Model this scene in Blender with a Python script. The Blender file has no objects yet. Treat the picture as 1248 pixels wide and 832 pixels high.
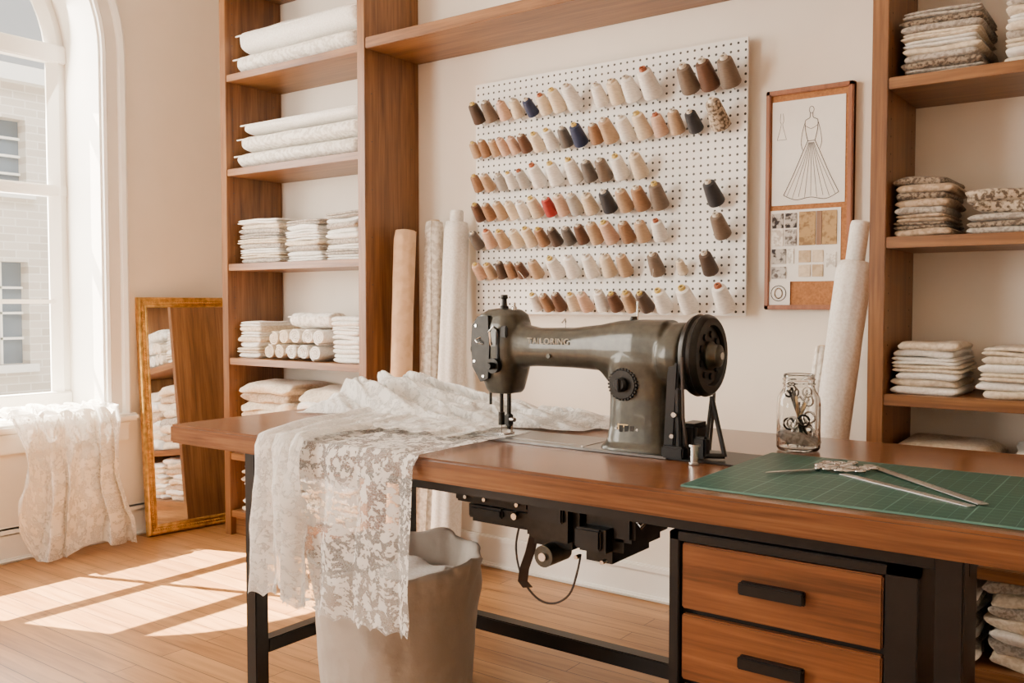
import bpy, bmesh, math, random
from mathutils import Vector, Matrix, noise
random.seed(7)
R=random.Random(11)
D=bpy.data
scene=bpy.context.scene
COL=scene.collection
pi=math.pi
# ------------------------------------------------------------------ materials
def newmat(name):
    m=D.materials.new(name); m.use_nodes=True
    nt=m.node_tree; b=nt.nodes['Principled BSDF']
    return m,nt,b
def N(nt,t,**k):
    n=nt.nodes.new(t)
    for a,v in k.items(): setattr(n,a,v)
    return n
def L(nt,a,b): nt.links.new(a,b)
def ramp(nt,stops):
    r=N(nt,'ShaderNodeValToRGB'); e=r.color_ramp.elements
    while len(e)<len(stops): e.new(0.5)
    for i,(p,c) in enumerate(stops):
        e[i].position=p; e[i].color=(c[0],c[1],c[2],1)
    return r
def coords(nt,scale=(1,1,1),kind='Object',rot=(0,0,0)):
    tc=N(nt,'ShaderNodeTexCoord'); mp=N(nt,'ShaderNodeMapping')
    mp.inputs['Scale'].default_value=scale; mp.inputs['Rotation'].default_value=rot
    L(nt,tc.outputs[kind],mp.inputs['Vector']); return mp.outputs['Vector']
def bump(nt,b,height,strength=.3,dist=.01):
    bm=N(nt,'ShaderNodeBump'); bm.inputs['Strength'].default_value=strength; bm.inputs['Distance'].default_value=dist
    L(nt,height,bm.inputs['Height']); L(nt,bm.outputs['Normal'],b.inputs['Normal'])
def plain(name,c,rough=.5,metal=0,var=.08,nscale=30,bs=.1,bd=.002,coat=0,sheen=0):
    m,nt,b=newmat(name)
    n=N(nt,'ShaderNodeTexNoise'); n.inputs['Scale'].default_value=nscale; n.inputs['Detail'].default_value=5
    L(nt,coords(nt),n.inputs['Vector'])
    r=ramp(nt,[(.3,[x*(1-var) for x in c]),(.7,[min(1,x*(1+var)) for x in c])])
    L(nt,n.outputs['Fac'],r.inputs['Fac']); L(nt,r.outputs['Color'],b.inputs['Base Color'])
    b.inputs['Roughness'].default_value=rough; b.inputs['Metallic'].default_value=metal
    b.inputs['Coat Weight'].default_value=coat; b.inputs['Sheen Weight'].default_value=sheen
    if bs>0: bump(nt,b,n.outputs['Fac'],bs,bd)
    return m
def wood(name,axis,cs,rough=.38,scale=1.0):
    m,nt,b=newmat(name)
    s=[26*scale]*3; s[axis]=1.6*scale
    v=coords(nt,tuple(s))
    n=N(nt,'ShaderNodeTexNoise'); n.inputs['Scale'].default_value=1; n.inputs['Detail'].default_value=8; n.inputs['Distortion'].default_value=.6; n.inputs['Roughness'].default_value=.62
    L(nt,v,n.inputs['Vector'])
    s2=[90*scale]*3; s2[axis]=3
    n2=N(nt,'ShaderNodeTexNoise'); n2.inputs['Scale'].default_value=1.6; n2.inputs['Detail'].default_value=4
    L(nt,coords(nt,tuple(s2)),n2.inputs['Vector'])
    mx=N(nt,'ShaderNodeMath',operation='MULTIPLY_ADD'); mx.inputs[1].default_value=.35
    L(nt,n2.outputs['Fac'],mx.inputs[0])
    mm=N(nt,'ShaderNodeMath',operation='MULTIPLY'); mm.inputs[1].default_value=.7; L(nt,n.outputs['Fac'],mm.inputs[0]); L(nt,mm.outputs[0],mx.inputs[2])
    r=ramp(nt,[(.34,cs[0]),(.52,cs[1]),(.72,cs[2])])
    L(nt,mx.outputs[0],r.inputs['Fac']); L(nt,r.outputs['Color'],b.inputs['Base Color'])
    b.inputs['Roughness'].default_value=rough
    bump(nt,b,mx.outputs[0],.12,.002)
    return m
def fabric(name,c,c2=None,scale=70,rough=.9,bs=.35):
    m,nt,b=newmat(name)
    c2=c2 or [x*.86 for x in c]
    n=N(nt,'ShaderNodeTexNoise'); n.inputs['Scale'].default_value=scale; n.inputs['Detail'].default_value=4
    L(nt,coords(nt),n.inputs['Vector'])
    r=ramp(nt,[(.42,c2),(.56,c)])
    L(nt,n.outputs['Fac'],r.inputs['Fac']); L(nt,r.outputs['Color'],b.inputs['Base Color'])
    b.inputs['Roughness'].default_value=rough; b.inputs['Sheen Weight'].default_value=.12
    n3=N(nt,'ShaderNodeTexNoise'); n3.inputs['Scale'].default_value=18; n3.inputs['Detail'].default_value=6
    L(nt,coords(nt),n3.inputs['Vector'])
    a=N(nt,'ShaderNodeMath',operation='MULTIPLY_ADD'); a.inputs[1].default_value=.3
    L(nt,n.outputs['Fac'],a.inputs[0]); L(nt,n3.outputs['Fac'],a.inputs[2])
    bump(nt,b,a.outputs[0],bs,.012)
    return m
def lace(name,open_a=.3,thr=.47,scale=16,c=(.93,.91,.87)):
    m,nt,b=newmat(name)
    v=coords(nt,(1,1,1),'UV')
    n0=N(nt,'ShaderNodeTexNoise'); n0.inputs['Scale'].default_value=scale*1.3; n0.inputs['Detail'].default_value=2
    L(nt,v,n0.inputs['Vector'])
    mixv=N(nt,'ShaderNodeVectorMath',operation='SCALE'); mixv.inputs['Scale'].default_value=.9/scale
    L(nt,n0.outputs['Color'],mixv.inputs[0])
    addv=N(nt,'ShaderNodeVectorMath',operation='ADD'); L(nt,v,addv.inputs[0]); L(nt,mixv.outputs[0],addv.inputs[1])
    vo=N(nt,'ShaderNodeTexVoronoi'); vo.inputs['Scale'].default_value=scale
    L(nt,addv.outputs[0],vo.inputs['Vector'])
    n1=N(nt,'ShaderNodeTexNoise'); n1.inputs['Scale'].default_value=scale*3.0; n1.inputs['Detail'].default_value=3
    L(nt,v,n1.inputs['Vector'])
    s=N(nt,'ShaderNodeMath',operation='MULTIPLY_ADD'); s.inputs[1].default_value=1.0
    L(nt,n1.outputs['Fac'],s.inputs[0])
    iv=N(nt,'ShaderNodeMath',operation='MULTIPLY'); iv.inputs[1].default_value=-.65; L(nt,vo.outputs['Distance'],iv.inputs[0])
    ad=N(nt,'ShaderNodeMath',operation='ADD'); ad.inputs[1].default_value=.27; L(nt,iv.outputs[0],ad.inputs[0])
    L(nt,ad.outputs[0],s.inputs[2])
    mot=ramp(nt,[(thr-.025,(0,0,0)),(thr+.025,(1,1,1))]); L(nt,s.outputs[0],mot.inputs['Fac'])
    ve=N(nt,'ShaderNodeTexVoronoi',feature='DISTANCE_TO_EDGE'); ve.inputs['Scale'].default_value=190
    L(nt,v,ve.inputs['Vector'])
    net=ramp(nt,[(.08,(1,1,1)),(.16,(open_a*.35,)*3)]); L(nt,ve.outputs['Distance'],net.inputs['Fac'])
    mx=N(nt,'ShaderNodeMath',operation='MAXIMUM')
    na=N(nt,'ShaderNodeMath',operation='MULTIPLY'); na.inputs[1].default_value=min(.85,open_a*2.0); L(nt,net.outputs['Color'],na.inputs[0])
    L(nt,na.outputs[0],mx.inputs[0]); L(nt,mot.outputs['Color'],mx.inputs[1])
    m2=N(nt,'ShaderNodeMath',operation='MAXIMUM'); m2.inputs[1].default_value=open_a; L(nt,mx.outputs[0],m2.inputs[0])
    out=nt.nodes['Material Output']
    tr=N(nt,'ShaderNodeBsdfTranslucent'); tr.inputs['Color'].default_value=(*c,1)
    b.inputs['Base Color'].default_value=(*c,1); b.inputs['Roughness'].default_value=.85; b.inputs['Sheen Weight'].default_value=.2
    ms=N(nt,'ShaderNodeMixShader'); ms.inputs[0].default_value=.22
    L(nt,b.outputs[0],ms.inputs[1]); L(nt,tr.outputs[0],ms.inputs[2])
    tp=N(nt,'ShaderNodeBsdfTransparent'); mo=N(nt,'ShaderNodeMixShader')
    L(nt,m2.outputs[0],mo.inputs[0]); L(nt,tp.outputs[0],mo.inputs[1]); L(nt,ms.outputs[0],mo.inputs[2])
    L(nt,mo.outputs[0],out.inputs['Surface'])
    bump(nt,b,mot.outputs['Color'],.9,.004)
    return m

WD=[(.080,.028,.008),(.190,.078,.023),(.31,.145,.048)]
M={}
M['woodX']=wood('shelf_wood_x',0,WD); M['woodZ']=wood('shelf_wood_z',2,WD)
M['desk']=wood('desk_wood',0,[(.060,.020,.007),(.150,.055,.018),(.25,.107,.037)],.24)
M['drawer']=wood('drawer_wood',0,[(.055,.018,.006),(.165,.057,.017),(.26,.102,.033)],.3)
M['wall']=plain('wall_paint',(.85,.78,.68),.8,0,.02,6,.05)
M['trim']=plain('trim_paint',(.88,.85,.79),.45,0,.02,8,.03)
M['ceil']=plain('ceiling_paint',(.88,.85,.79),.9,0,.02,6,.03)
M['blacksteel']=plain('black_steel',(.008,.0075,.007),.42,.4,.15,40,.05)
M['olive']=plain('machine_enamel',(.043,.041,.030),.36,.4,.25,60,.12,.0008,coat=.25)
M['darkmetal']=plain('dark_metal',(.020,.019,.017),.36,.7,.25,50,.15,.001)
M['steel']=plain('steel',(.55,.54,.52),.25,1,.1,60,.05)
M['plate']=plain('bed_plate_steel',(.17,.16,.15),.28,.9,.12,40,.05)
M['gold']=plain('gilt_frame',(.62,.37,.10),.32,.9,.35,45,.4,.003)
M['mirror']=plain('mirror_glass',(.92,.92,.92),.02,1,.005,3,0)
M['brass']=plain('brass',(.55,.40,.2),.3,1,.1,40,.05)
M['core']=plain('cardboard_core',(.55,.42,.28),.8)
M['paper']=plain('paper',(.84,.81,.76),.8,0,.02,30,.03)
M['ink']=plain('ink',(.08,.075,.07),.8,0,.02,30,0)
M['cork']=plain('cork_board',(.36,.15,.05),.85,0,.25,140,.4,.002)
M['pinframe']=wood('pinboard_frame',2,[(.14,.045,.015),(.27,.09,.03),(.36,.13,.05)])
M['strap']=plain('leather_strap',(.045,.03,.023),.6)
M['bin']=fabric('bin_liner',(.42,.37,.315),(.36,.315,.265),6,.75,.45)
FAB={'w':fabric('cloth_white',(.85,.82,.77),(.76,.72,.66),120),
 'w2':fabric('cloth_white_damask',(.84,.80,.73),(.60,.55,.48),55),
 'c':fabric('cloth_cream',(.74,.64,.50),(.60,.50,.37),90),
 'b':fabric('cloth_beige',(.52,.39,.27),(.35,.25,.16),80),
 'g':fabric('cloth_grey',(.46,.41,.35),(.27,.235,.20),110),
 'p':fabric('cloth_pattern',(.50,.40,.29),(.10,.07,.045),90),
 'd':fabric('cloth_dark_lace',(.32,.25,.18),(.09,.065,.045),120),
 't':fabric('cloth_tan',(.70,.46,.28),(.62,.39,.23),20)}
M['lace_thin']=lace('lace_net',.24,.43,28,(.93,.91,.87))
M['lace_dense']=lace('lace_dense',.70,.42,26,(.93,.91,.87))
M['lace_sill']=lace('lace_curtain',.50,.45,17,(.93,.89,.82))
def floor_mat():
    m,nt,b=newmat('oak_floor')
    v=coords(nt,(1,1,1))
    br=N(nt,'ShaderNodeTexBrick'); br.inputs['Scale'].default_value=1; br.inputs['Brick Width'].default_value=1.1; br.inputs['Row Height'].default_value=.083
    br.inputs['Mortar Size'].default_value=.0018; br.inputs['Mortar Smooth'].default_value=.2; br.inputs['Bias'].default_value=0
    br.inputs['Color1'].default_value=(.30,.135,.042,1); br.inputs['Color2'].default_value=(.40,.20,.070,1); br.inputs['Mortar'].default_value=(.08,.03,.010,1)
    br.offset=.37
    L(nt,v,br.inputs['Vector'])
    n=N(nt,'ShaderNodeTexNoise'); n.inputs['Scale'].default_value=1; n.inputs['Detail'].default_value=8; n.inputs['Distortion'].default_value=.8
    L(nt,coords(nt,(2.5,38,1)),n.inputs['Vector'])
    r=ramp(nt,[(.3,(.68,.62,.54)),(.6,(1.10,1.10,1.10))]); L(nt,n.outputs['Fac'],r.inputs['Fac'])
    mx=N(nt,'ShaderNodeMix',data_type='RGBA',blend_type='MULTIPLY'); mx.inputs['Factor'].default_value=1
    L(nt,br.outputs['Color'],mx.inputs['A']); L(nt,r.outputs['Color'],mx.inputs['B'])
    L(nt,mx.outputs['Result'],b.inputs['Base Color']); b.inputs['Roughness'].default_value=.36
    inv=N(nt,'ShaderNodeMath',operation='SUBTRACT'); inv.inputs[0].default_value=1; L(nt,br.outputs['Fac'],inv.inputs[1])
    bump(nt,b,inv.outputs[0],.4,.002)
    return m
M['floor']=floor_mat()
def brickwall():
    m,nt,b=newmat('pale_brick')
    br=N(nt,'ShaderNodeTexBrick'); br.inputs['Scale'].default_value=1; br.inputs['Brick Width'].default_value=.30; br.inputs['Row Height'].default_value=.10
    br.inputs['Mortar Size'].default_value=.008
    br.inputs['Color1'].default_value=(.66,.585,.505,1); br.inputs['Color2'].default_value=(.54,.465,.39,1); br.inputs['Mortar'].default_value=(.74,.69,.62,1)
    tc=N(nt,'ShaderNodeTexCoord'); sp=N(nt,'ShaderNodeSeparateXYZ'); cb=N(nt,'ShaderNodeCombineXYZ')
    L(nt,tc.outputs['Object'],sp.inputs[0]); L(nt,sp.outputs['Y'],cb.inputs['X']); L(nt,sp.outputs['Z'],cb.inputs['Y']); L(nt,cb.outputs[0],br.inputs['Vector'])
    L(nt,br.outputs['Color'],b.inputs['Base Color']); b.inputs['Roughness'].default_value=.9
    return m
M['brick']=brickwall()
def pegmat():
    m,nt,b=newmat('pegboard_white')
    tc=N(nt,'ShaderNodeTexCoord'); sp=N(nt,'ShaderNodeSeparateXYZ'); L(nt,tc.outputs['Object'],sp.inputs[0])
    P=.0272
    outs=[]
    for ax in ('X','Z'):
        d=N(nt,'ShaderNodeMath',operation='DIVIDE'); d.inputs[1].default_value=P; L(nt,sp.outputs[ax],d.inputs[0])
        f=N(nt,'ShaderNodeMath',operation='FRACT'); L(nt,d.outputs[0],f.inputs[0])
        s=N(nt,'ShaderNodeMath',operation='SUBTRACT'); s.inputs[1].default_value=.5; L(nt,f.outputs[0],s.inputs[0])
        q=N(nt,'ShaderNodeMath',operation='POWER'); q.inputs[1].default_value=2
        a=N(nt,'ShaderNodeMath',operation='ABSOLUTE'); L(nt,s.outputs[0],a.inputs[0]); L(nt,a.outputs[0],q.inputs[0]); outs.append(q)
    ad=N(nt,'ShaderNodeMath',operation='ADD'); L(nt,outs[0].outputs[0],ad.inputs[0]); L(nt,outs[1].outputs[0],ad.inputs[1])
    lt=N(nt,'ShaderNodeMath',operation='LESS_THAN'); lt.inputs[1].default_value=.17**2; L(nt,ad.outputs[0],lt.inputs[0])
    mx=N(nt,'ShaderNodeMix',data_type='RGBA'); mx.inputs['A'].default_value=(.84,.82,.785,1); mx.inputs['B'].default_value=(.03,.027,.024,1)
    L(nt,lt.outputs[0],mx.inputs['Factor']); L(nt,mx.outputs['Result'],b.inputs['Base Color']); b.inputs['Roughness'].default_value=.45
    inv=N(nt,'ShaderNodeMath',operation='SUBTRACT'); inv.inputs[0].default_value=1; L(nt,lt.outputs[0],inv.inputs[1])
    bump(nt,b,inv.outputs[0],.6,.003)
    return m
M['peg']=pegmat()
def cutmat():
    m,nt,b=newmat('cutting_mat_green')
    tc=N(nt,'ShaderNodeTexCoord'); sp=N(nt,'ShaderNodeSeparateXYZ'); L(nt,tc.outputs['Object'],sp.inputs[0])
    prev=None
    for ax in ('X','Y'):
        for P,w in ((.0254,.022),(.127,.012)):
            d=N(nt,'ShaderNodeMath',operation='DIVIDE'); d.inputs[1].default_value=P; L(nt,sp.outputs[ax],d.inputs[0])
            f=N(nt,'ShaderNodeMath',operation='FRACT'); L(nt,d.outputs[0],f.inputs[0])
            l=N(nt,'ShaderNodeMath',operation='LESS_THAN'); l.inputs[1].default_value=w*1.6; L(nt,f.outputs[0],l.inputs[0])
            if prev is None: prev=l
            else:
                mxx=N(nt,'ShaderNodeMath',operation='MAXIMUM'); L(nt,prev.outputs[0],mxx.inputs[0]); L(nt,l.outputs[0],mxx.inputs[1]); prev=mxx
    mx=N(nt,'ShaderNodeMix',data_type='RGBA'); mx.inputs['A'].default_value=(.004,.060,.043,1); mx.inputs['B'].default_value=(.09,.21,.17,1)
    L(nt,prev.outputs[0],mx.inputs['Factor']); L(nt,mx.outputs['Result'],b.inputs['Base Color']); b.inputs['Roughness'].default_value=.5
    return m
M['mat']=cutmat()
def glass(name,c=(1,1,1)):
    m,nt,b=newmat(name); b.inputs['Base Color'].default_value=(*c,1); b.inputs['Roughness'].default_value=.02
    b.inputs['Transmission Weight'].default_value=1; b.inputs['IOR'].default_value=1.45
    return m
M['glass']=glass('jar_glass',(.97,.98,.97))
def pane():
    m,nt,b=newmat('window_pane'); out=nt.nodes['Material Output']
    tp=N(nt,'ShaderNodeBsdfTransparent'); tp.inputs['Color'].default_value=(.97,.98,.98,1); ms=N(nt,'ShaderNodeMixShader'); ms.inputs[0].default_value=.04
    b.inputs['Roughness'].default_value=.03; b.inputs['Base Color'].default_value=(.5,.5,.5,1)
    L(nt,tp.outputs[0],ms.inputs[1]); L(nt,b.outputs[0],ms.inputs[2]); L(nt,ms.outputs[0],out.inputs['Surface']); return m
M['pane']=pane()
M['ruler']=plain('ruler_metal',(.62,.62,.60),.3,.9,.05,60,.02)

# ------------------------------------------------------------------ mesh builder
def fbm(x,y,z=0): return noise.noise(Vector((x,y,z)))
class B:
    def __init__(s): s.v=[];s.f=[];s.mi=[];s.sm=[];s.mats=[]
    def m(s,mat):
        if mat not in s.mats: s.mats.append(mat)
        return s.mats.index(mat)
    def add(s,vs,fs,mat,smooth=True,mx=None):
        o=len(s.v)
        for p in vs:
            p=Vector(p)
            if mx: p=mx@p
            s.v.append(p)
        i=s.m(mat)
        for f in fs: s.f.append([a+o for a in f]); s.mi.append(i); s.sm.append(smooth)
    def bm(s,bm,mat,smooth=False,mx=None):
        bm.verts.index_update()
        s.add([v.co.copy() for v in bm.verts],[[v.index for v in f.verts] for f in bm.faces],mat,smooth,mx); bm.free()
    def box(s,c,d,mat,bev=.0,rot=None,seg=2,smooth=False):
        b=bmesh.new(); bmesh.ops.create_cube(b,size=1)
        bmesh.ops.scale(b,vec=Vector(d),verts=b.verts)
        if bev>0: bmesh.ops.bevel(b,geom=b.edges[:],offset=min(bev,min(d)*.45),segments=seg,affect='EDGES')
        mx=Matrix.Translation(Vector(c))
        if rot: mx=mx@rot
        s.bm(b,mat,smooth,mx)
    def bb(s,lo,hi,mat,bev=0.):
        s.box([(a+b)/2 for a,b in zip(lo,hi)],[abs(b-a) for a,b in zip(lo,hi)],mat,bev)
    def rings(s,rs,mat,smooth=True,cap=True,closed=True,mx=None):
        n=len(rs[0]); vs=[p for r in rs for p in r]; fs=[]
        for i in range(len(rs)-1):
            for j in range(n if closed else n-1):
                k=(j+1)%n
                fs.append([i*n+j,i*n+k,(i+1)*n+k,(i+1)*n+j])
        if cap and closed:
            fs.append(list(range(n))[::-1]); fs.append([(len(rs)-1)*n+j for j in range(n)])
        s.add(vs,fs,mat,smooth,mx)
    def cyl(s,p0,p1,r0,r1=None,mat=None,seg=20,smooth=True):
        r1=r0 if r1 is None else r1
        s.lathe([(0,r0),(1,r1)] ,mat,p0,p1,seg,smooth)
    def lathe(s,prof,mat,p0,p1,seg=24,smooth=True,cap=True):
        p0=Vector(p0);p1=Vector(p1);d=(p1-p0); q=d.to_track_quat('Z','Y')
        rs=[]
        for t,r in prof:
            c=p0+d*t
            rs.append([c+q@Vector((r*math.cos(2*pi*j/seg),r*math.sin(2*pi*j/seg),0)) for j in range(seg)])
        s.rings(rs,mat,smooth,cap)
    def tube(s,pts,r,mat,seg=8,closed=False):
        pts=[Vector(p) for p in pts]; n=len(pts); rs=[]
        for i,p in enumerate(pts):
            a=pts[(i-1)%n] if (closed or i>0) else p; b=pts[(i+1)%n] if (closed or i<n-1) else p
            q=(b-a).to_track_quat('Z','Y')
            rs.append([p+q@Vector((r*math.cos(2*pi*j/seg),r*math.sin(2*pi*j/seg),0)) for j in range(seg)])
        if closed: rs.append(rs[0])
        s.rings(rs,mat,True,not closed)
    def slab(s,cx,cy,cz,w,d,t,mat,seed=0,ns=20,nr=24,wob=.004,base=0,lowf=.0):
        rs=[]
        for i in range(ns+1):
            u=math.sin((-1+2*i/ns)*pi/2)
            e=max((1-abs(u)**14)**.5 if abs(u)<1 else 0,.30)
            ring=[]
            for j in range(nr):
                a=2*pi*j/nr
                ca,sa=math.cos(a),math.sin(a)
                y=math.copysign(abs(ca)**.32,ca)*d/2*(.95+.05*e)
                z=math.copysign(abs(sa)**.62,sa)*t/2*e
                x=u*w/2
                nz=fbm(x*9+seed*3.1,y*9+seed,seed)*wob+fbm(x*6+base,y*5+base,base)*lowf
                ny=fbm(x*8+seed,seed*1.7,z*20)*wob*2.4
                nx=fbm(seed*2.2,y*8,z*40+seed)*wob*2.4
                ring.append((cx+x+nx,cy+y+ny,cz+z+nz))
            rs.append(ring)
        s.rings(rs,mat)
    def build(s,name,parent=None,autos=None,origin=None):
        me=D.meshes.new(name)
        if origin is None:
            xs=[v.x for v in s.v];ys=[v.y for v in s.v];zs=[v.z for v in s.v]
            origin=Vector(((min(xs)+max(xs))/2,(min(ys)+max(ys))/2,min(zs)))
        origin=Vector(origin)
        me.from_pydata([tuple(v-origin) for v in s.v],[],s.f)
        for m in s.mats: me.materials.append(m)
        me.polygons.foreach_set('material_index',s.mi); me.polygons.foreach_set('use_smooth',s.sm)
        me.update()
        b=bmesh.new(); b.from_mesh(me); bmesh.ops.recalc_face_normals(b,faces=b.faces); b.to_mesh(me); b.free()
        if autos:
            me.set_sharp_from_angle(angle=math.radians(autos))
        o=D.objects.new(name,me); o.location=origin; COL.objects.link(o)
        if parent: o.parent=parent; o.matrix_parent_inverse=parent.matrix_world.inverted()
        return o
def empty(name,loc):
    o=D.objects.new(name,None); o.location=loc; o.empty_display_size=.1; COL.objects.link(o)
    bpy.context.view_layer.update(); return o
def cloth(name,nu,nv,fn,mat,uvw,uvh,parent=None,uo=0,smooth_it=0):
    vs=[];fs=[]
    for i in range(nv+1):
        for j in range(nu+1): vs.append(fn(j/nu,i/nv))
    for i in range(nv):
        for j in range(nu):
            a=i*(nu+1)+j; fs.append((a,a+1,a+nu+2,a+nu+1))
    o0=Vector(vs[0]); me=D.meshes.new(name); me.from_pydata([tuple(Vector(v)-o0) for v in vs],[],fs)
    uv=me.uv_layers.new(name='UVMap')
    for p in me.polygons:
        p.use_smooth=True
        for li in p.loop_indices:
            vi=me.loops[li].vertex_index
            uv.data[li].uv=((vi%(nu+1))/nu*uvw+uo,(vi//(nu+1))/nv*uvh)
    me.materials.append(mat); o=D.objects.new(name,me); o.location=o0; COL.objects.link(o)
    if parent: o.parent=parent; o.matrix_parent_inverse=parent.matrix_world.inverted()
    return o

# ------------------------------------------------------------------ room
YW=3.09; XL=-4.10; XR=2.6; YF=-3.2; H=3.45
b=B(); b.bb((XL-.35,YF,-.1),(XR,YW+.15,0),M['floor']); b.build('floor',origin=(0,0,0))
b=B(); b.bb((XL-.35,YF,H),(XR+.15,YW+.15,H+.1),M['ceil']); b.build('ceiling')
b=B(); b.bb((XL-.35,YW,0),(XR,YW+.15,H),M['wall']); b.build('wall_back')
b=B(); b.bb((XR,YF,0),(XR+.15,YW+.15,H),M['wall']); b.build('wall_right')
b=B(); b.bb((-.9,YF-.15,0),(XR+.15,YF,H),M['wall']); b.bb((XL-.35,YF-.15,2.9),(-.9,YF,H),M['wall']); b.bb((XL-.35,YF-.15,0),(-.9,YF,.45),M['wall'])
for x in (XL-.2,-2.5,-.98): b.bb((x,YF-.1,.45),(x+.08,YF-.03,2.9),M['trim'])
b.build('wall_front_blocker')  # unseen wall added to cut flat frontal fill, left side mostly open
WT=.35; SILL=.60; SPR=2.29
wins=[(1.695,.653),(-1.0,.653)]
def arch_path(yc,r,n=28,zb=SILL):
    pts=[(yc+r,zb),(yc+r,(zb+SPR)/2),(yc+r,SPR)]
    for i in range(1,n): a=pi*i/n; pts.append((yc+r*math.cos(a),SPR+r*math.sin(a)))
    pts+=[(yc-r,SPR),(yc-r,(zb+SPR)/2),(yc-r,zb)]
    return pts
b=B()
cur=YW
for yc,r in wins:
    b.bb((XL-WT,yc+r,0),(XL,cur,H),M['wall']); cur=yc-r
    b.bb((XL-WT,yc-r,0),(XL,yc+r,SILL-.04),M['wall'])
    n=32
    for X in (XL,XL-WT):
        vs=[];fs=[]
        for i in range(n+1):
            a=pi*i/n; y=yc+r*math.cos(a)
            vs.append((X,y,SPR+r*math.sin(a))); vs.append((X,y,H))
        for i in range(n): fs.append((2*i,2*i+1,2*i+3,2*i+2))
        b.add(vs,fs,M['wall'],False)
    vs=[];fs=[]
    for i in range(n+1):
        a=pi*i/n
        vs.append((XL,yc+r*math.cos(a),SPR+r*math.sin(a))); vs.append((XL-WT,yc+r*math.cos(a),SPR+r*math.sin(a)))
    for i in range(n): fs.append((2*i,2*i+1,2*i+3,2*i+2))
    b.add(vs,fs,M['trim'],True)
b.bb((XL-WT,YF,0),(XL,cur,H),M['wall'])
b.build('wall_left')
def sweep(b,path,prof,mat,X0):
    n=len(path); rs=[]
    for i,(y,z) in enumerate(path):
        a=path[max(0,i-1)]; c=path[min(n-1,i+1)]
        t=Vector((c[0]-a[0],c[1]-a[1])).normalized(); nrm=Vector((t[1],-t[0]))
        rs.append([(X0+px,y+nrm[0]*o,z+nrm[1]*o) for o,px in prof])
    b.rings(rs,mat,False)
for wi,(yc,r) in enumerate(wins):
    b=B(); P=arch_path(yc,r)
    sweep(b,P,[(-.002,0),(-.002,.018),(.012,.024),(.02,.016),(.07,.016),(.078,.03),(.095,.038),(.108,.03),(.112,0)],M['trim'],XL)
    b.build('trim_%d'%(wi+1),autos=30)
    b=B()
    sweep(b,P,[(0,0),(-.012,0),(-.012,-WT+.01),(0,-WT+.01)],M['trim'],XL)
    sweep(b,P,[(0,-WT+.005),(-.055,-WT+.005),(-.055,-WT+.05),(0,-WT+.05)],M['trim'],XL)
    P2=arch_path(yc,r-.05)
    sweep(b,P2,[(0,-WT+.015),(-.04,-WT+.015),(-.045,-WT+.035),(0,-WT+.065)],M['trim'],XL)
    xa,xb=XL-WT+.01,XL-WT+.06
    y0,y1=yc-r+.01,yc+r-.01
    for z,t in ((SILL+.05,.09),(1.66,.055),(2.31,.085)):
        b.bb((xa,y0,z-t/2),(xb+.01*(t>.06),y1,z+t/2),M['trim'],.006)
    b.bb((xa+.012,y0,1.12),(xb-.012,y1,1.14),M['trim'],.004)
    b.bb((xa+.012,yc-.014,SILL+.05),(xb-.012,yc+.014,2.31),M['trim'],.004)
    b.bb((xa+.012,yc-.011,2.31),(xb-.012,yc+.011,SPR+r-.03),M['trim'],.004)
    vs=[(XL-WT+.03,y,z) for y,z in arch_path(yc,r-.06)]
    b.add(vs,[list(range(len(vs)))],M['pane'],False)
    b.bb((XL-WT+.01,yc-r,SILL-.035),(XL+.001,yc+r,SILL),M['trim'],.002)
    b.bb((XL,yc-r-.13,SILL-.035),(XL+.065,yc+r+.13,SILL),M['trim'],.010)
    b.bb((XL,yc-r-.10,SILL-.13),(XL+.022,yc+r+.10,SILL-.035),M['trim'],.005)
    b.bb((XL,yc-r-.10,SILL-.06),(XL+.04,yc+r+.10,SILL-.034),M['trim'],.008)
    b.build('window_%d'%(wi+1),autos=30)
def baseboard(name,lo,hi,axis):
    b=B(); x0,y0=lo; x1,y1=hi
    if axis=='x':
        b.bb((x0,YW-.016,0),(x1,YW,.13),M['trim']); b.bb((x0,YW-.022,.105),(x1,YW,.135),M['trim'],.006); b.bb((x0,YW-.028,0),(x1,YW,.02),M['trim'],.008)
    else:
        b.bb((XL,y0,0),(XL+.016,y1,.15),M['trim']); b.bb((XL,y0,.12),(XL+.022,y1,.15),M['trim'],.006); b.bb((XL,y0,0),(XL+.028,y1,.02),M['trim'],.008)
    b.build(name)
baseboard('baseboard_back',(-2.785,0),(-.755,0),'x')
baseboard('baseboard_left',(0,YF),(0,YW),'y')
b=B(); bx=-12.
def bwall(y0,y1,z0,z1): b.bb((bx-.3,y0,z0),(bx,y1,z1),M['brick'])
M['bglass']=plain('building_window_glass',(.16,.19,.22),.15,0,.1,2,0)
wy=[(1.9,2.95),(4.75,5.85),(8.2,9.3)]; wz=[(-2.4,-.9),(.35,1.65),(2.55,3.45)]
cy=-4
for (a,c) in wy:
    bwall(cy,a,-3,3.95)
    cz=-3
    for (z0,z1) in wz:
        bwall(a,c,cz,z0); cz=z1
        b.bb((bx-.25,a,z0),(bx-.2,c,z1),M['bglass'])
        for k in range(1,4): b.bb((bx-.2,a+(c-a)*k/4-.015,z0),(bx-.16,a+(c-a)*k/4+.015,z1),M['trim'])
        for k in range(1,4): b.bb((bx-.2,a,z0+(z1-z0)*k/4-.015),(bx-.16,c,z0+(z1-z0)*k/4+.015),M['trim'])
        b.bb((bx-.05,a-.08,z0-.1),(bx+.08,c+.08,z0),M['trim'])
    bwall(a,c,cz,3.95); cy=c
bwall(cy,14,-3,3.95)
b.bb((bx-.35,-4,3.9),(bx+.15,14,4.1),M['trim'])
b.build('neighboring_building',origin=(bx,0,-3))
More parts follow.
